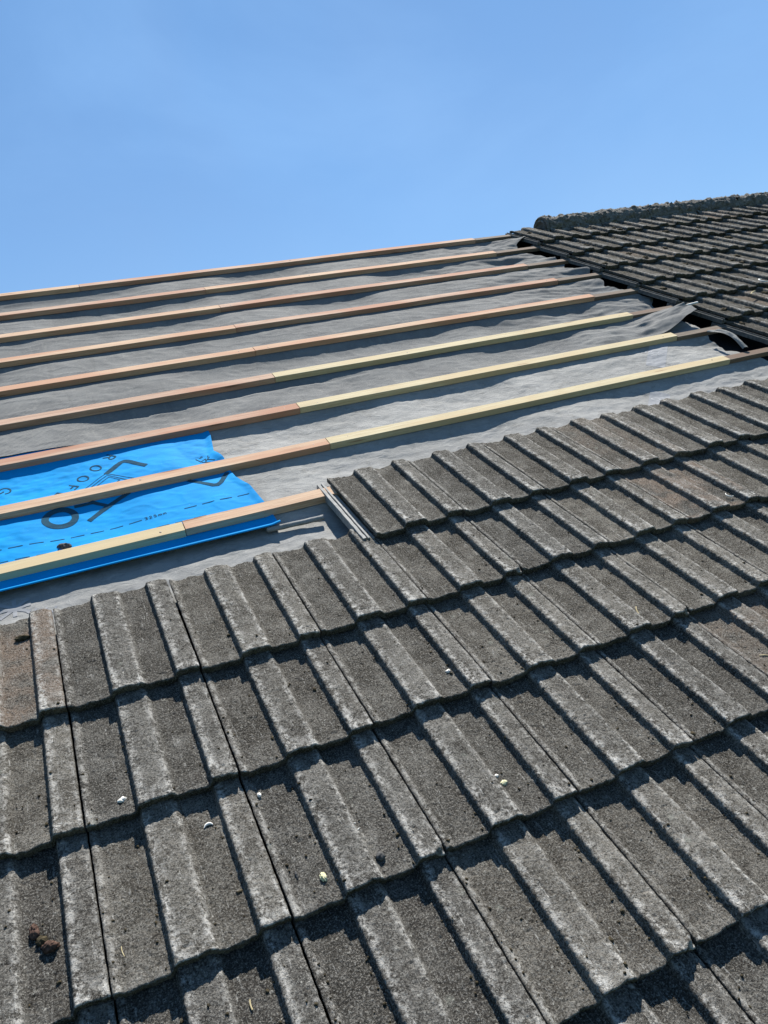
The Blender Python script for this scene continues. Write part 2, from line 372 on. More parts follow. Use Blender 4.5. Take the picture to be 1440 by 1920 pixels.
# ------------------------------------------------------------------ ridge tiles
def ridge_mesh(seed, L=.45, end=False):
    nu, na = 110, 40
    us = np.linspace(0, L, nu); an = np.linspace(math.radians(-22), math.radians(205), na)
    U, A = np.meshgrid(us, an, indexing='ij')
    r = .082 + .009 * (fbm(U / .05, A * 3, seed) - .5) * 2 + .018 * np.clip(fbm(U / .030, A * 4, seed + 3, 4) - .45, 0, 1) * 2.4 + .004 * (vnoise(U / .008, A * 14, seed + 5) - .5)
    r *= 1 - .12 * (1 - sstep(0, .014, np.minimum(U, L - U)))
    tilt = math.radians(90 - 30)          # upright of the world seen in the roof frame
    v = r * np.cos(A + tilt - math.pi / 2); w = r * np.sin(A + tilt - math.pi / 2)
    co = np.stack([U, v, w], -1).reshape(-1, 3); f = grid_faces(na, nu)
    parts = [(co, f)]
    return mesh_np('ridge_tile', *join(parts), M_MORTAR)
def ridge_end(seed):
    # rounded end with the lip rings of a half-round ridge tile
    na = 40; an = np.linspace(math.radians(-20), math.radians(205), na); parts = []
    rs = [(.090, .0), (.093, -.006), (.090, -.016), (.080, -.020), (.078, -.010), (.070, -.010), (.068, -.022), (.058, -.024), (.056, -.012), (.040, -.010), (.02, -.008), (.0, -.006)]
    co = []
    for j, (r, u) in enumerate(rs):
        for q, a in enumerate(an):
            rr = r + .003 * (vnoise(np.array([a * 6.]), np.array([j * .9]), seed)[0] - .5)
            b = a + math.radians(60) - math.pi / 2
            co.append((u, rr * math.cos(b), rr * math.sin(b)))
    return mesh_np('end_cap', np.array(co), grid_faces(na, len(rs)), M_MORTAR)
def mortar_mesh(seed, L=.45):
    nu, nv = 110, 22
    us = np.linspace(0, L, nu); t = np.linspace(0, 1, nv); U, T = np.meshgrid(us, t, indexing='ij')
    v = -.155 + .12 * T + .014 * (fbm(U / .04, T * 0 + seed, seed) - .5) * 2 * (1 - T)
    w = -.012 + .055 * T ** .8 + .016 * (fbm(U / .03, T * 4, seed + 2) - .5) * 2 + .004 * (vnoise(U / .008, T * 12, seed) - .5)
    w -= .02 * (1 - sstep(0, .12, T))
    return mesh_np('mortar', np.stack([U, v, w], -1).reshape(-1, 3), grid_faces(nv, nu, flip=True), M_MORTAR)
RV, RW = 3.268, -.032
rp = [ridge_mesh(70 + 9 * s) for s in range(4)]; mp = [mortar_mesh(170 + 9 * s) for s in range(3)]
for i in range(8):
    u0 = 11.78 * W + i * .45
    if proj((u0, RV, RW))[0][0] > 1445: break
    if i == 0: lab = 'mossy ridge tile with ringed open end, leftmost on the ridge'
    else: lab = 'rough mossy ridge tile, ' + ORD[i] + ' from the left along the far ridge'
    o = put('ridge_tile', rp[i % 4], (u0, RV, RW + .002 * (i % 2)), 0, None, lab, 'ridge tile', 'ridge tiles')
    put('mortar', mp[i % 3], (0, 0, 0), 0, o)
    if i == 0: put('end_cap', ridge_end(5), (0, 0, 0), 0, o)

# ------------------------------------------------------------------ battens
WB, BT, BW = -.036, .025, .050
def batten_mesh(name, L, wdt, thk, seed, mat, bow=.0016):
    nx = max(8, int(L / .04)); xs = np.linspace(0, L, nx); c = []
    e = .0012
    for i, x in enumerate(xs):
        by = bow * (fbm(np.array([x / .7]), np.array([seed * 1.3]), seed, 2)[0] - .5) * 4
        bz = bow * .5 * (fbm(np.array([x / .6]), np.array([seed * 2.1 + 4]), seed + 3, 2)[0] - .5) * 4
        for (y, z) in ((0, -thk), (0, -e), (e, 0), (wdt - e, 0), (wdt, -e), (wdt, -thk)):
            c.append((x, y + by, z + bz))
    c = np.array(c); f = [list(q) for q in grid_faces(6, nx)]
    f += [[0, 5, 4, 1], [1, 4, 3, 2]]; b = (nx - 1) * 6; f += [[b, b + 1, b + 4, b + 5], [b + 1, b + 2, b + 3, b + 4]]
    for i in range(nx - 1): f.append([i * 6, (i + 1) * 6, (i + 1) * 6 + 5, i * 6 + 5])
    return mesh_np(name, c, np.array(f), mat, False)
U0 = -.55
ROWS = {10: (1.32, M_TAN, M_RED, 9.9), 9: (3.43, M_RED, M_TAN, 9.77), 8: (3.43, M_TAN, M_RED, 9.84), 7: (3.40, M_TAN, M_RED, 9.83), 6: (3.40, M_TAN, M_TAN, 9.85),
        5: (3.36, M_RED, M_PALE, 9.84), 4: (3.35, M_RED, M_PALE, 9.84), 3: (3.35, M_TAN, M_PALE, 9.88), 2: (1.34, M_PALE, M_TAN, 3.2)}
CN = {id(M_RED): 'reddish', id(M_TAN): 'tan', id(M_PALE): 'pale straw-coloured'}
_c, _f = blob(.0042, 5, 1, 1, .45, .1, 8); NAIL = mesh_np('nail', _c, _f, plain('rusty_steel', (.05, .035, .028), (.11, .085, .07), 300, .6, .0003, .4))
def vrow(k): return (k - .04 + (.03 if k == 10 else 0)) * G
for n, k in enumerate(range(10, 1, -1)):
    uj, ma, mb, ue = ROWS[k]; v = vrow(k)
    row = ORD[n] + ' batten row from the ridge' if k < 10 else 'topmost batten row against the sky'
    if k == 2: row = 'lowest batten row beside the tiles'
    o = put('timber_batten', batten_mesh('timber_batten', uj * W - U0 - .0012, BW, BT, k, ma), (U0, v, WB), 0, None, 'new %s timber batten, left piece of the %s' % (CN[id(ma)], row), 'batten', 'new timber battens')
    o = put('timber_batten', batten_mesh('timber_batten', (ue - uj) * W, BW, BT, k + 30, mb), (uj * W + .0012, v + .0012, WB + .0006), .0004, None, 'new %s timber batten, right piece of the %s' % (CN[id(mb)], row), 'batten', 'new timber battens')
    for ru in (1.1, 3.16, 3.62, 5.5, 7.65, 9.6):
        if k == 2 and ru > 2.7: continue
        par = bpy.data.objects['timber_batten' + ('' if n == 0 else '.%03d' % (2 * n))] if ru < uj else o
        lx = ru * W - U0 if ru < uj else (ru - uj) * W
        put('nail', NAIL, (lx, .025 + .006 * math.sin(k * 3 + ru * 5), -.0012), 0, par)
    if k > 2:
        put('old_batten', batten_mesh('old_batten', 1.75 * W, .043, .021, k + 60, M_OLD, .003), (ue * W + .003, v + .002 + .002 * (n % 3), WB - .004), -.002 * (n % 2), None, 'old dark weathered batten stub running under the far tiles, %s' % row, 'batten', 'old batten stubs')

# ------------------------------------------------------------------ underlay sheets
def sag(U, V, seed, lo, hi, fu):
    k = np.floor(V / G + .04); base = (k - .04) * G
    ph = np.clip((V - base - BW) / (G - BW), 0, 1)
    shp = np.sin(math.pi * ph) ** .75
    n = fbm(U / fu + k * 3.77, k * 1.91 + .5, seed, 2)
    A = lo + (hi - lo) * sstep(.25, .75, n)
    return -A * shp, ph
def sheet(name, uvw, mat, nu, nv, thick=None):
    return mesh_np(name, uvw.reshape(-1, 3), grid_faces(nu, nv), mat)

# lower sheet: crinkled pale grey
def w_low(U, V):
    s, ph = sag(U, V, 21, .0, .021, .46)
    env = np.sin(math.pi * ph) ** .5
    cr = .0045 * (fbm(U / .11 + .25 * V / .1, V / .055, 33, 4) - .5) * 2 + .0018 * (fbm(U / .03, V / .02, 35, 3) - .5) * 2
    rt_ = sstep(7.2 * W, 10.5 * W, U)
    fold = .010 * rt_ * (fbm(U / .22 + V / .15, V / .07 - U / .3, 37, 3) - .5) * 2
    low = sstep(2.0 * G, 1.84 * G, V) * .013
    return -.0625 + s + (cr + fold) * env - low
du = .008
us = np.arange(-.62, 10.62 * W, du); vs = np.arange(1.0 * G, 4.75 * G, du)
U, V = np.meshgrid(us, vs)
edge_l = (10.50 + .10 * np.sin(V / G * 3.1) + .10 * fbm(V / .06, V * 0, 5, 3)) * W
U2 = np.where(U > 9.6 * W, 9.6 * W + (U - 9.6 * W) * (edge_l - 9.6 * W) / (us[-1] - 9.6 * W), U)
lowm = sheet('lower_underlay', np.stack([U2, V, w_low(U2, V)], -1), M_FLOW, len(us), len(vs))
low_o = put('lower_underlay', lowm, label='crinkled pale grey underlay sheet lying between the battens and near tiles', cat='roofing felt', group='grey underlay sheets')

# upper sheet: woven grey, lower edge loose above the lower sheet
def w_up(U, V):
    s, ph = sag(U, V, 51, -.002, .026, .46)
    env = np.sin(math.pi * ph) ** .5
    rt_ = sstep(6.4 * W, 10.3 * W, U)
    wr = .0022 * (fbm(U / .26, V / .07, 53, 3) - .5) * 2 + .0022 * (1 - np.abs(fbm(U / .13 + V / .2, V / .07, 59, 3) - .5) * 8).clip(0, 1)
    fold = .024 * rt_ * (fbm(U / .20 + V / .11, V / .13 - U / .45, 57, 3) - .46) * 2
    base = -.0590 + (s + (wr + fold)) * np.where(ph > 0, 1, 0)
    base = np.where(ph <= 0, -.0625, -.0625 + (base + .0625) * np.minimum(1, env * 1.15))
    base = np.where((ph >= 1), -.0625, base)
    return base
def low_edge(u):   # lower hem of the upper sheet, v in gauge units
    x = u / W
    e = np.interp(x, [-2, -.3, .9, 2.2, 3.4, 5.9, 7.1, 8.8, 10.2, 10.9, 11.6], [4.29, 4.28, 4.225, 4.18, 4.165, 4.14, 4.145, 4.15, 4.17, 4.19, 4.2])
    return e + .012 * (fbm(u / .12, u * 0, 61, 3) - .5)
def right_edge(vg):
    return np.interp(vg, [4.1, 4.9, 5.3, 5.7, 6.1, 6.4, 6.9, 7.3, 7.7, 8.1, 8.5, 9.0, 9.4, 9.7, 10.3], [10.72, 10.74, 10.70, 10.98, 10.8, 10.58, 10.72, 10.85, 10.62, 10.84, 10.72, 10.45, 10.55, 10.95, 10.6]) * W + .008 * np.sin(vg * 19)
us = np.arange(-.62, 11.12 * W, du); nv = 290; T = np.linspace(0, 1, nv)
U = np.repeat(us[None, :], nv, 0); vtop = 10.26 * G
V = low_edge(U) * G + (vtop - low_edge(U) * G) * T[:, None]
re = right_edge(V / G)
U2 = np.where(U > 9.5 * W, 9.5 * W + (U - 9.5 * W) * (re - 9.5 * W) / (us[-1] - 9.5 * W), U)
Wz = w_up(U2, V)
Wz = np.where(V < 4.75 * G, np.maximum(Wz, w_low(U2, V) + .004), Wz)
hem = np.exp(-(V - low_edge(U) * G) / .05); Wz = Wz + .004 * hem * (.6 + .8 * vnoise(U / .25, U * 0, 63))
# raised, curled corner at the lower right and the flipped tongue near the ridge
x = U2 / W; vg = V / G
c1 = sstep(9.1, 10.95, x) * sstep(5.5, 4.5, vg) ; Wz = Wz + .075 * c1 ** 1.5
V = V + .09 * c1 ** 2.0 * sstep(5.2, 4.2, vg)
c2 = sstep(9.9, 10.9, x) * np.exp(-((vg - 9.62) / .26) ** 2); Wz = Wz + .060 * c2 ** 1.3
U2 = U2 + .045 * c2 ** 2
c3 = sstep(10.2, 10.9, x) * (np.exp(-((vg - 8.35) / .2) ** 2) + np.exp(-((vg - 7.3) / .2) ** 2) * .7 + np.exp(-((vg - 6.35) / .22) ** 2)); Wz = Wz + .022 * c3
upm = sheet('upper_underlay', np.stack([U2, V, Wz], -1), M_FTOP, len(us), nv)
put('upper_underlay', upm, label='woven grey underlay sheet under the upper battens with curled right corner', cat='roofing felt', group='grey underlay sheets')

# added near-black sheet painting loft shade in the gap and blocking light below
us = np.arange(-1.5, 7.2, .04); vs = np.arange(-6.5 * G, 10.42 * G, .04); U, V = np.meshgrid(us, vs)
Z = -.112 + .008 * (fbm(U / .2, V / .2, 91, 3) - .5) * 2 + .045 * sstep(9.3 * G, 10.3 * G, V) * sstep(9.0 * W, 10.2 * W, U) * sstep(12 * W, 11.4 * W, U)
put('dark_backing_sheet', sheet('dark_backing_sheet', np.stack([U, V, Z], -1), M_BLACK, len(us), len(vs)), label='near-black backing sheet standing in for loft shade in the gap beside the far tiles', cat='roofing felt')

# ------------------------------------------------------------------ blue membrane
def w_blue0(U, V):
    s, ph = sag(U, V, 77, -.008, .020, .27)
    env = np.sin(math.pi * ph) ** .6
    wr = .0045 * (fbm(U / .14, V / .09, 79, 4) - .5) * 2 + .0012 * (1 - np.abs(fbm(U / .10 + V / .12, V / .06, 83, 3) - .5) * 9).clip(0, 1)
    base = np.where(ph <= 0, -.0615, -.0600 + s + wr * env)
    w = np.maximum(base, np.where(ph > 0, w_low(U, V) + .004, -.0615))
    t = sstep(4.10 * G, 4.18 * G, V); return w * (1 - t) + (w_low(U, V) + .003) * t
def w_blue(U, V):
    U = np.asarray(U, float); V = np.asarray(V, float)
    w = w_blue0(U, V)
    lip = np.clip((1.825 * G - V) / (.05 * G), 0, 1); w = np.where(V < 1.965 * G, -.0640 + .0025 * sstep(1.90 * G, 1.965 * G, V) + .018 * lip ** 1.1, w)
    e = blue_edge(V); d = e - U
    w = w + .016 * sstep(.07, 0, d) * np.exp(-((V / G - 3.3) / .14) ** 2) + .005 * sstep(.03, 0, d)
    return w
def blue_edge(V):
    return np.interp(V / G, [1.7, 1.85, 2.2, 2.55, 2.79, 3.0, 3.22, 3.36, 3.5, 3.85, 4.5], [2.28, 2.275, 2.25, 2.2, 2.11, 2.09, 2.10, 2.07, 2.05, 2.11, 2.12]) * W
us = np.linspace(0, 1, 230); vs = np.arange(1.775 * G, 4.31 * G, .0045)
S, V = np.meshgrid(us, vs); U = -.60 + S * (blue_edge(V) + .60)
Wb = w_blue(U, V)
co = np.stack([U, V, Wb], -1)
# hem rolled over at the lower edge
hem_rows = []
h0 = co[0]
for dy, dz in ((.0015, .0012), (.0035, .0018), (.0060, .0016), (.0080, .0006), (.0088, -.0012)):
    c = h0.copy(); c[:, 1] -= dy * (.8 + .5 * vnoise(c[:, 0] / .2, c[:, 0] * 0, 8)); c[:, 2] += dz; hem_rows.append(c)
co = np.concatenate([np.array(hem_rows[::-1]), co], 0)
blue_o = put('blue_membrane', mesh_np('blue_membrane', co.reshape(-1, 3), grid_faces(230, co.shape[0]), M_BLUE), label='bright blue printed roofing membrane sheet laid under the lower left battens', cat='membrane')

# printed marks: ribbons that follow the fabric
def ribbon(pts, wd, surf, step=.003, lift=.0010):
    pts = [np.array(p, float) for p in pts]; P = [pts[0]]
    for a, b in zip(pts[:-1], pts[1:]):
        n = max(1, int(np.linalg.norm(b - a) / step)); P += [a + (b - a) * t / n for t in range(1, n + 1)]
    P = np.array(P); D = np.gradient(P, axis=0); D /= np.maximum(np.linalg.norm(D, axis=1, keepdims=True), 1e-9)
    N = np.stack([-D[:, 1], D[:, 0]], 1); m = max(2, int(wd / .003) + 1); q = np.linspace(-.5, .5, m)
    uv = P[:, None, :] + N[:, None, :] * (q[None, :, None] * wd)
    z = surf(uv[..., 0], uv[..., 1]) + lift
    return np.concatenate([uv, z[..., None]], -1).reshape(-1, 3), grid_faces(m, len(P))
def arc(cx, cy, rx, ry, a0, a1, n=28): return [(cx + rx * math.cos(a), cy + ry * math.sin(a)) for a in np.linspace(a0, a1, n)]
PI = math.pi
GL = {  # strokes in a 1-high box
 'R': [[(0, 0), (0, 1)], [(0, 1), (.42, 1), (.6, .9), (.62, .72), (.5, .55), (.38, .5), (0, .5)], [(.32, .5), (.66, 0)]],
 'O': [arc(.42, .5, .42, .5, 0, 2 * PI)], 'F': [[(0, 0), (0, 1), (.6, 1)], [(0, .52), (.5, .52)]], 'L': [[(0, 1), (0, 0), (.55, 0)]],
 'G': [arc(.45, .5, .45, .5, .7, 2 * PI - .3), [(.88, .30), (.88, .48), (.5, .48)]], 'A': [[(0, 0), (.42, 1), (.84, 0)], [(.15, .34), (.69, .34)]],
 'S': [[(.6, .85), (.4, 1), (.12, .95), (.05, .75), (.2, .58), (.5, .45), (.62, .25), (.5, .05), (.2, 0), (0, .15)]],
 'V': [[(0, 1), (.4, 0), (.8, 1)]], 'P': [[(0, 0), (0, 1), (.45, 1), (.62, .85), (.6, .62), (.42, .48), (0, .48)]], 'H': [[(0, 0), (0, 1)], [(.65, 0), (.65, 1)], [(0, .5), (.65, .5)]],
 'T': [[(.35, 0), (.35, 1)], [(0, 1), (.7, 1)]], '3': [[(0, .9), (.25, 1), (.5, .9), (.5, .65), (.2, .52)], [(.2, .52), (.52, .42), (.55, .15), (.28, 0), (0, .1)]],
 '2': [[(0, .8), (.2, 1), (.48, .92), (.5, .65), (0, 0), (.58, 0)]], '5': [[(.52, 1), (.08, 1), (.03, .55), (.32, .6), (.53, .4), (.48, .1), (.22, 0), (0, .1)]],
 'm': [[(0, 0), (0, .62)], [(0, .45), (.15, .62), (.33, .55), (.35, 0)], [(.35, .45), (.5, .62), (.68, .55), (.7, 0)]]}
def glyph(ch, cx, cy, h, ang, wd, surf):
    """centre (u, v), height, reading direction angle"""
    out = []; c, s = math.cos(ang), math.sin(ang)
    for st in GL[ch]:
        pts = [((a - .4) * h, (b - .5) * h) for a, b in st]
        out.append(ribbon([(cx + a * c - b * s, cy + a * s + b * c) for a, b in pts], wd, surf, .002))
    return out
ink = []
def flush(name):
    put(name, mesh_np(name, *join(ink), M_INK), (0, 0, 0), 0, blue_o); ink.clear()
# small spaced capitals set on the diagonal
rd = math.atan2(-.17 * G, -.16 * W)
for ch, pxy in (('R', (.86, 3.80)), ('O', (.685, 3.635)), ('O', (.52, 3.48)), ('F', (.37, 3.345)), ('L', (.235, 3.24))):
    ink += glyph(ch, pxy[0] * W, pxy[1] * G, .038, rd, .0056, w_blue); flush('letter')
ink += glyph('G', -.31 * W, 3.58 * G, .040, rd, .0056, w_blue)
flush('letter')
def line(p, wd): return ribbon([(a * W, b * G) for a, b in p], wd, w_blue)
ink.append(line([(.77, 3.46), (.965, 3.635), (1.01, 3.65), (1.05, 3.62), (1.23, 3.425)], .019))       # bold roof chevron
ink += [line([(.45, 3.20), (.77, 3.47), (1.06, 3.22)], .0026), line([(.53, 3.21), (.78, 3.42), (.98, 3.23)], .0026), line([(.61, 3.22), (.79, 3.37), (.90, 3.27), (.74, 3.14)], .0024)]
flush('roof_logo')
ink.append(ribbon(arc(.20 * W, 2.79 * G, .045, .044, 0, 2 * PI, 60), .022, w_blue))                        # large ring
flush('large_letter')
ink += [line([(.47, 2.66), (.62, 2.78), (.95, 2.97)], .017), line([(.52, 2.96), (.70, 2.83)], .014), line([(.36, 2.93), (.58, 2.93)], .012)]
flush('large_letter')
ink.append(line([(1.60, 2.955), (1.83, 2.725), (1.88, 2.715), (1.93, 2.755), (2.05, 2.93)], .017))       # large chevron
flush('large_chevron')
ink += [line([(1.83, 3.31), (1.91, 3.36), (1.89, 3.24)], .004), line([(1.90, 3.30), (1.965, 3.37)], .0035), line([(1.80, 3.40), (1.86, 3.29), (1.94, 3.24)], .004), line([(1.955, 3.42), (1.93, 3.32), (2.0, 3.25)], .0035)]
ink += glyph('S', 1.87 * W, 3.415 * G, .013, rd + 1.3, .003, w_blue)
flush('small_logo')
u = -.52
while u < 2.2:
    if not .93 < u < 1.24: ink.append(line([(u, 2.44 - .012 * (u + .4)), (u + .135, 2.44 - .012 * (u + .535))], .0030))
    if u < 1.5: ink.append(line([(u + .05, 2.235 - .012 * (u + .4)), (u + .185, 2.235 - .012 * (u + .535))], .0028))
    u += .195
flush('dashed_line')
for q, ch in enumerate('325mm'): ink += glyph(ch, (1.03 + q * .048) * W, (2.425 - .0) * G, .014 if ch != 'm' else .013, 0.0, .0022, w_blue)

flush('measure_lettering')
# faint printing on the lower grey sheet
pm = []; pdm = []
fl = lambda p, wd: ribbon([(a * W, b * G) for a, b in p], wd, w_low, .003, .0012)
cx, cy = -.33, 1.585
for a, b in (((-.14, 0), (.14, 0)), ((0, -.11), (0, .11)), ((-.13, -.09), (.13, .09)), ((-.13, .09), (.13, -.09))): pdm.append(fl([(cx + a[0], cy + a[1]), (cx + b[0], cy + b[1])], .011))
for a in ((.10, -.085), (.19, -.10), (.27, -.12)): pdm.append(fl([(cx + a[0], cy + a[1]), (cx + a[0] + .05, cy + a[1] - .06), (cx + a[0] + .08, cy + a[1] + .01)], .006))
for (qx, qy, qx2, qy2) in ((1229, 686, 1236, 640), (1236, 758, 1240, 728)):
    p0 = at(qx, qy, -.06); p1 = at(qx2, qy2, -.06); pdm.append(ribbon([p0, p1], .085, w_low, .006, .0008))
for (bu, bv, chs) in ((at(1227, 668, -.06)[0] / W, at(1227, 660, -.06)[1] / G + .05, 'SH'), (at(1244, 668, -.06)[0] / W, at(1244, 660, -.06)[1] / G + .05, 'OL'), (at(1240, 745, -.06)[0] / W, at(1240, 742, -.06)[1] / G + .05, 'OP')):
    for q, ch in enumerate(chs): pm += [(c + np.array([0, 0, .0004]), f) for c, f in glyph(ch, bu * W + .034 * q * .2, bv * G - q * .042, .036, -PI / 2 - .12, .006, w_low)]
put('print_panel', mesh_np('print_panel', *join(pdm), M_PRINTD), (0, 0, 0), 0, low_o)
put('faint_print', mesh_np('faint_print', *join(pm), M_PRINT), (0, 0, 0), 0, low_o)

# ------------------------------------------------------------------ loose strips of felt
def tube(path, r, mat, name, seg=12, a0=0, a1=2 * PI, rough=.0):
    P = np.array(path, float); D = np.gradient(P, axis=0); D /= np.linalg.norm(D, axis=1, keepdims=True)
    up = np.array([0, 0, 1.]); S = np.cross(D, up); S /= np.linalg.norm(S, axis=1, keepdims=True); Nn = np.cross(S, D)
    an = np.linspace(a0, a1, seg); rr = r * (1 + rough * (vnoise(np.arange(len(P))[:, None] * .35, an[None, :] * 1.2, 3) - .5))
    co = P[:, None] + rr[..., None] * (np.cos(an)[None, :, None] * S[:, None] + np.sin(an)[None, :, None] * Nn[:, None])
    return mesh_np(name, co.reshape(-1, 3), grid_faces(seg, len(P), flip=True), mat)
pth = [(x * W, (1.735 + .01 * math.sin(x * 4)) * G, -.060) for x in np.linspace(2.12, 2.74, 30)]
put('rolled_felt_edge', tube(pth, .0085, M_FLOW, 'rolled_felt_edge', 14, 0, 2 * PI, .15), label='thin rolled grey felt edge lying between the blue flap and the near tiles', cat='felt strip')
a = at(1330, 622, -.03); b = at(1366, 632, -.015); c = at(1396, 655, -.035)
pth = []
for t in np.linspace(0, 1, 24):
    pth.append(((1 - t) ** 2 * a[0] + 2 * t * (1 - t) * b[0] + t * t * c[0], (1 - t) ** 2 * a[1] + 2 * t * (1 - t) * b[1] + t * t * c[1], -.035 + .03 * math.sin(PI * t)))
put('curled_felt_strip', tube(pth, .014, M_FLOW, 'curled_felt_strip', 12, .3, 2.7, .6), label='pale curled felt strip sticking up between the two old batten stubs at right', cat='felt strip')
a = at(1281, 574, -.01); b = at(1308, 567, .0)
put('white_strip', tube([(a[0] + (b[0] - a[0]) * t, a[1] + (b[1] - a[1]) * t, -.01 + .01 * t) for t in np.linspace(0, 1, 6)], .006, M_SHELL, 'white_strip', 8), label='short white plastic strip poking out beside the curled felt corner', cat='strip')

# ------------------------------------------------------------------ bits lying on the roof
def surf_near(u, v):
    k = math.floor(v / G); y = v - k * G; x = u - math.floor(u / W) * W
    return float(prof(np.array([x]))[0] - DROP * y / G)
def debris(name, px, py, mk, label, cat, rz=0, w=None):
    u, v = at(px, py, -.008); z = surf_near(u, v) if w is None else w
    u, v = at(px, py, z + .003)
    return put(name, mk, (u, v, z), rz, None, label, cat)
def one(name, r, seed, sx, sy, sz, rough, mat, lift=.5):
    c, f = blob(r, seed, sx, sy, sz, rough, 14); c[:, 2] += r * sz * lift; return mesh_np(name, c, f, mat)
def crescent(r, th, span, mat, name):
    pth = [(r * math.cos(a), r * math.sin(a), th * .6) for a in np.linspace(0, span, 16)]
    P = np.array(pth); n = len(P); parts = []
    D = np.gradient(P, axis=0); D /= np.linalg.norm(D, axis=1, keepdims=True); S = np.cross(D, (0, 0, 1.)); co = []
    an = np.linspace(0, 2 * PI, 9)
    for i in range(n):
        rr = th * (.25 + .75 * math.sin(PI * (i + .5) / n))
        for q in an: co.append(P[i] + rr * (math.cos(q) * S[i] + math.sin(q) * np.array([0, 0, 1.])))
    return mesh_np(name, np.array(co), grid_faces(9, n, flip=True), mat)
debris('moss_clump', 64, 1748, one('moss_clump', .0098, 3, .8, 1.25, .8, .5, M_BROWN), 'upright reddish brown dry moss clump at the lower left tile', 'moss')
debris('moss_clump', 96, 1776, one('moss_clump', .0108, 8, 1.25, .8, .85, .55, M_BROWN), 'larger lumpy brown moss clump right of the upright one', 'moss')
debris('moss_clump', 79, 1765, one('moss_clump', .008, 12, 1.1, .9, .8, .5, M_MOSS), 'small dark moss lump between the two brown moss clumps', 'moss')
debris('shell_fragment', 606, 1644, one('shell_fragment', .0068, 15, .8, 1.25, .6, .8, M_YELLOW), 'pale yellow chip standing in a pan of the lowest courses, left of centre', 'debris')
debris('shell_fragment', 228, 1499, one('shell_fragment', .0058, 17, 1.3, .8, .5, .9, M_SHELL), 'small white chip beside a tail edge at left, near the dark joint', 'debris')
debris('shell_fragment', 392, 1551, crescent(.009, .0028, 2.4, M_SHELL, 'shell_fragment'), 'white curved shell sliver lying below a shadowed tail edge at left', 'shell', .4)
debris('shell_fragment', 666, 1549, crescent(.008, .002, 4.6, M_SHELL, 'shell_fragment'), 'thin white ring shaped shell bit on a broad roll near the centre', 'shell', 1.0)
debris('shell_fragment', 486, 1490, one('shell_fragment', .0042, 19, 1, 1.3, .8, .3, M_SHELL), 'tiny white pellet just under a tail edge beside a joint', 'debris')
debris('small_stone', 945, 1467, one('small_stone', .0058, 21, 1.2, .9, .6, .5, M_YELLOW), 'pale yellow pebble on a broad roll right of centre', 'stone')
debris('small_stone', 931, 1454, one('small_stone', .0040, 23, 1.2, 1, .75, .3, M_SHELL), 'tiny white chip just above the pale yellow pebble', 'stone')
debris('small_stone', 713, 1606, one('small_stone', .0085, 25, 1, 1, .8, .25, M_STONE), 'round dark grey pebble on the right flank of a roll', 'stone')
debris('shell_fragment', 840, 1258, one('shell_fragment', .0048, 27, 1.1, .9, .7, .7, M_SHELL), 'small off white lump in a pan at the picture centre right', 'debris')
debris('shell_fragment', 1368, 926, crescent(.012, .0022, 3.2, M_SHELL, 'shell_fragment'), 'white crescent shell sliver high on the right near tiles', 'shell', 2.0)
debris('moss_clump', 40, 1197, one('moss_clump', .010, 29, 1.6, .8, .6, .6, M_MOSS), 'black moss tuft at the head of the leftmost near tile', 'moss')
debris('moss_clump', 556, 1640, one('moss_clump', .0035, 31, .7, 2.4, .8, .3, M_STONE), 'dark sliver of grit in a pan left of the yellow chip', 'debris')
def twig(L, r, name): return tube([(L * t, .15 * L * math.sin(2.2 * t), r) for t in np.linspace(0, 1, 8)], r, M_TWIG, name, 6)
debris('straw_stalk', 1198, 1150, twig(.028, .0016, 'straw_stalk'), 'short straw stalk standing in a pan at right', 'twig', 1.0)
debris('straw_stalk', 1424, 1228, twig(.024, .0014, 'straw_stalk'), 'pale straw stalk by the right picture edge', 'twig', -.6)
debris('straw_stalk', 235, 1795, twig(.022, .0009, 'straw_stalk'), 'thin pale stalk lying upright on a dark lower left pan', 'twig', 1.6)
debris('straw_stalk', 473, 1893, twig(.016, .0015, 'straw_stalk'), 'yellowish straw bit at the bottom of the picture', 'twig', 1.4)
u, v = at(120, 1018, -.052); 
put('slate_chip', one('slate_chip', .0165, 41, 1.25, .75, .5, .45, M_STONE), (u, v, float(w_blue(np.array(u), np.array(v))) - .001), -.3, None, 'dark grey broken tile chip lying on the blue membrane', 'debris')
u, v = at(1433, 524, .01); put('shell_fragment', crescent(.028, .0045, 4.6, M_SHELL, 'shell_fragment'), (u, v, .004), 1.2, None, 'white ring of shell on the far tiles at the right edge', 'shell')
u, v = at(1408, 553, .012); put('straw_stalk', twig(.07, .004, 'straw_stalk'), (u, v, .012), .35, None, 'pale stick lying on the far tiles near the right edge', 'twig')

rg = random.Random(21); parts = []
while len(parts) < 420:
    px_, py_ = rg.uniform(0, 1440), rg.uniform(1000, 1920); u, v = at(px_, py_, -.008)
    k = math.floor(v / G); x_ = u - math.floor(u / W) * W; y_ = v - k * G
    if k > 0 or (k == 1 and u < 3 * W) or y_ > .27: continue
    if rg.random() < .65: x_ = rg.choice((.086, .09, .232, .228, .012, .02)) + rg.uniform(-.006, .006)
    if not .004 < x_ < .295: continue
    u = math.floor(u / W) * W + x_
    c, f = blob(rg.uniform(.0010, .0026) * (1.5 if rg.random() < .12 else 1), rg.randrange(9999), rg.uniform(.8, 1.5), rg.uniform(.8, 1.7), .8, .6, 5)
    parts.append((c + np.array([u, v, surf_near(u, v) + .001]), f))
put('loose_grit', mesh_np('loose_grit', *join(parts), M_MOSS), label='loose dark grit and moss crumbs scattered over the near tiles', cat='grit', kind='stuff')

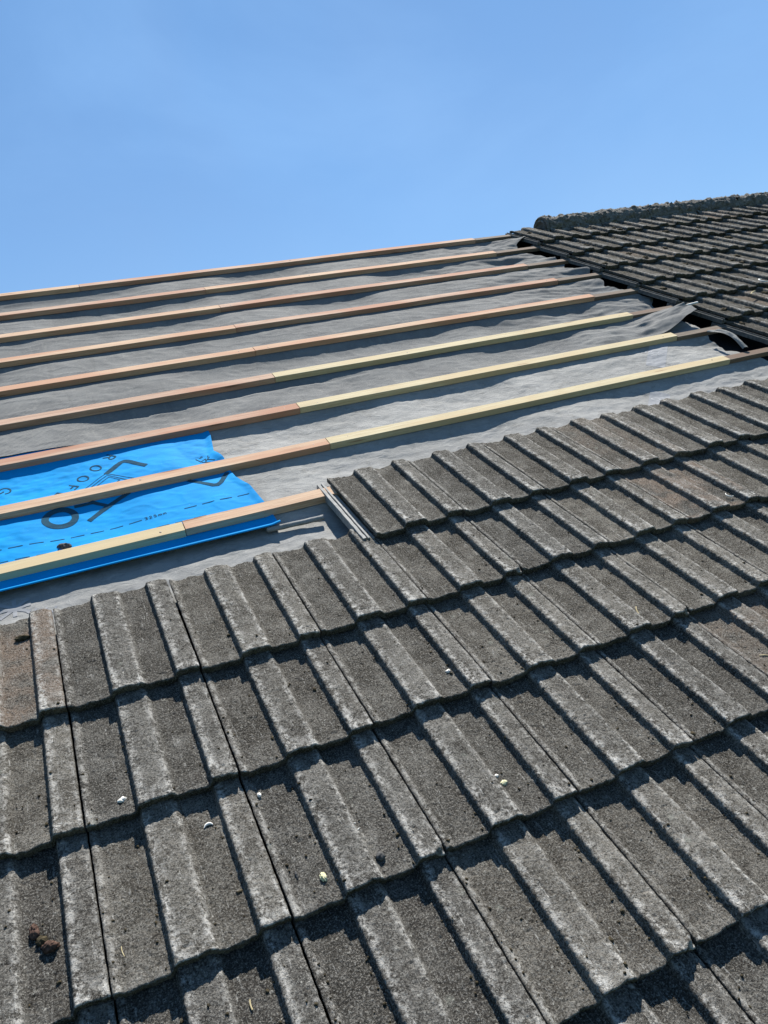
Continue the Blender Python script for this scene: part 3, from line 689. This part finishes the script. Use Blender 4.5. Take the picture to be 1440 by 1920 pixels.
# ------------------------------------------------------------------ ground far below
gm = mesh_np('ground', np.array([(-3000, -3000, 0), (3000, -3000, 0), (3000, 3000, 0), (-3000, 3000, 0)]), np.array([[0, 1, 2, 3]]), M_GROUND)
go = bpy.data.objects.new('ground', gm); C.objects.link(go); go['kind'] = 'structure'; go.location = (0, 0, 0)

# ------------------------------------------------------------------ light, sky, camera
sd = Vector((.315, .815, .49)).normalized()
sw = MR.to_3x3() @ sd
el = math.asin(sw.z); az = math.atan2(sw.x, sw.y)
L = bpy.data.lights.new('sun', 'SUN'); L.energy = 5.0; L.angle = math.radians(.5); L.color = (1, .96, .895)
lo = bpy.data.objects.new('sun', L); C.objects.link(lo); lo.rotation_euler = sw.to_track_quat('Z', 'Y').to_euler(); lo.location = (0, 0, 30)
wd = bpy.data.worlds.new('World'); sc.world = wd; wd.use_nodes = True
nt = wd.node_tree; bg = nt.nodes['Background']
sky = nt.nodes.new('ShaderNodeTexSky'); sky.sky_type = 'NISHITA'; sky.sun_disc = False
sky.sun_elevation = el; sky.sun_rotation = az; sky.air_density = 1.0; sky.dust_density = 0.0; sky.ozone_density = 4.0; sky.altitude = 50
tc = nt.nodes.new('ShaderNodeTexCoord'); nz = nt.nodes.new('ShaderNodeTexNoise'); nz.inputs['Scale'].default_value = 2.6; nz.inputs['Detail'].default_value = 5; nz.inputs['Distortion'].default_value = .6
nt.links.new(tc.outputs['Generated'], nz.inputs['Vector'])
mr = nt.nodes.new('ShaderNodeMapRange'); mr.inputs['From Min'].default_value = .3; mr.inputs['From Max'].default_value = .7; mr.inputs['To Min'].default_value = .32; mr.inputs['To Max'].default_value = .52
nt.links.new(nz.outputs['Fac'], mr.inputs['Value'])
mx = nt.nodes.new('ShaderNodeMix'); mx.data_type = 'RGBA'; nt.links.new(mr.outputs[0], mx.inputs['Factor']); nt.links.new(sky.outputs[0], mx.inputs[6]); mx.inputs[7].default_value = (1.72, 4.2, 8.3, 1)   # thin summer haze
n2 = nt.nodes.new('ShaderNodeTexNoise'); n2.inputs['Scale'].default_value = 1.9; n2.inputs['Detail'].default_value = 6; n2.inputs['Roughness'].default_value = .55; n2.inputs['Distortion'].default_value = .35
mp = nt.nodes.new('ShaderNodeMapping'); mp.inputs['Location'].default_value = (3.1, 1.7, .4); mp.inputs['Scale'].default_value = (1, 1, 1.8); nt.links.new(tc.outputs['Generated'], mp.inputs['Vector']); nt.links.new(mp.outputs[0], n2.inputs['Vector'])
m2 = nt.nodes.new('ShaderNodeMapRange'); m2.interpolation_type = 'SMOOTHSTEP'; m2.inputs['From Min'].default_value = .42; m2.inputs['From Max'].default_value = .70; m2.inputs['To Max'].default_value = .38
nt.links.new(n2.outputs['Fac'], m2.inputs['Value'])
mx2 = nt.nodes.new('ShaderNodeMix'); mx2.data_type = 'RGBA'; nt.links.new(m2.outputs[0], mx2.inputs['Factor']); nt.links.new(mx.outputs[2], mx2.inputs[6]); mx2.inputs[7].default_value = (2.75, 5.0, 8.6, 1)   # faint wisps
nt.links.new(mx2.outputs[2], bg.inputs['Color']); bg.inputs['Strength'].default_value = .051

cam = bpy.data.cameras.new('camera'); co_ = bpy.data.objects.new('camera', cam); C.objects.link(co_); sc.camera = co_
cam.sensor_fit = 'VERTICAL'; cam.sensor_height = 36; cam.lens = 36 * F / 1920; cam.clip_start = .05; cam.clip_end = 10000
R4 = Matrix([list(RC[:, 0]) , list(RC[:, 1]), list(RC[:, 2])]).transposed().to_4x4()   # rows of RC are the camera axes
R4 = Matrix(RC.T.tolist()).to_4x4()
co_.matrix_world = MR @ Matrix.Translation(CAM.tolist()) @ R4
sc.view_settings.view_transform = 'Standard'; sc.view_settings.look = 'None'; sc.view_settings.exposure = 1.2; sc.view_settings.gamma = 1
sc.render.resolution_x = 768; sc.render.resolution_y = 1024
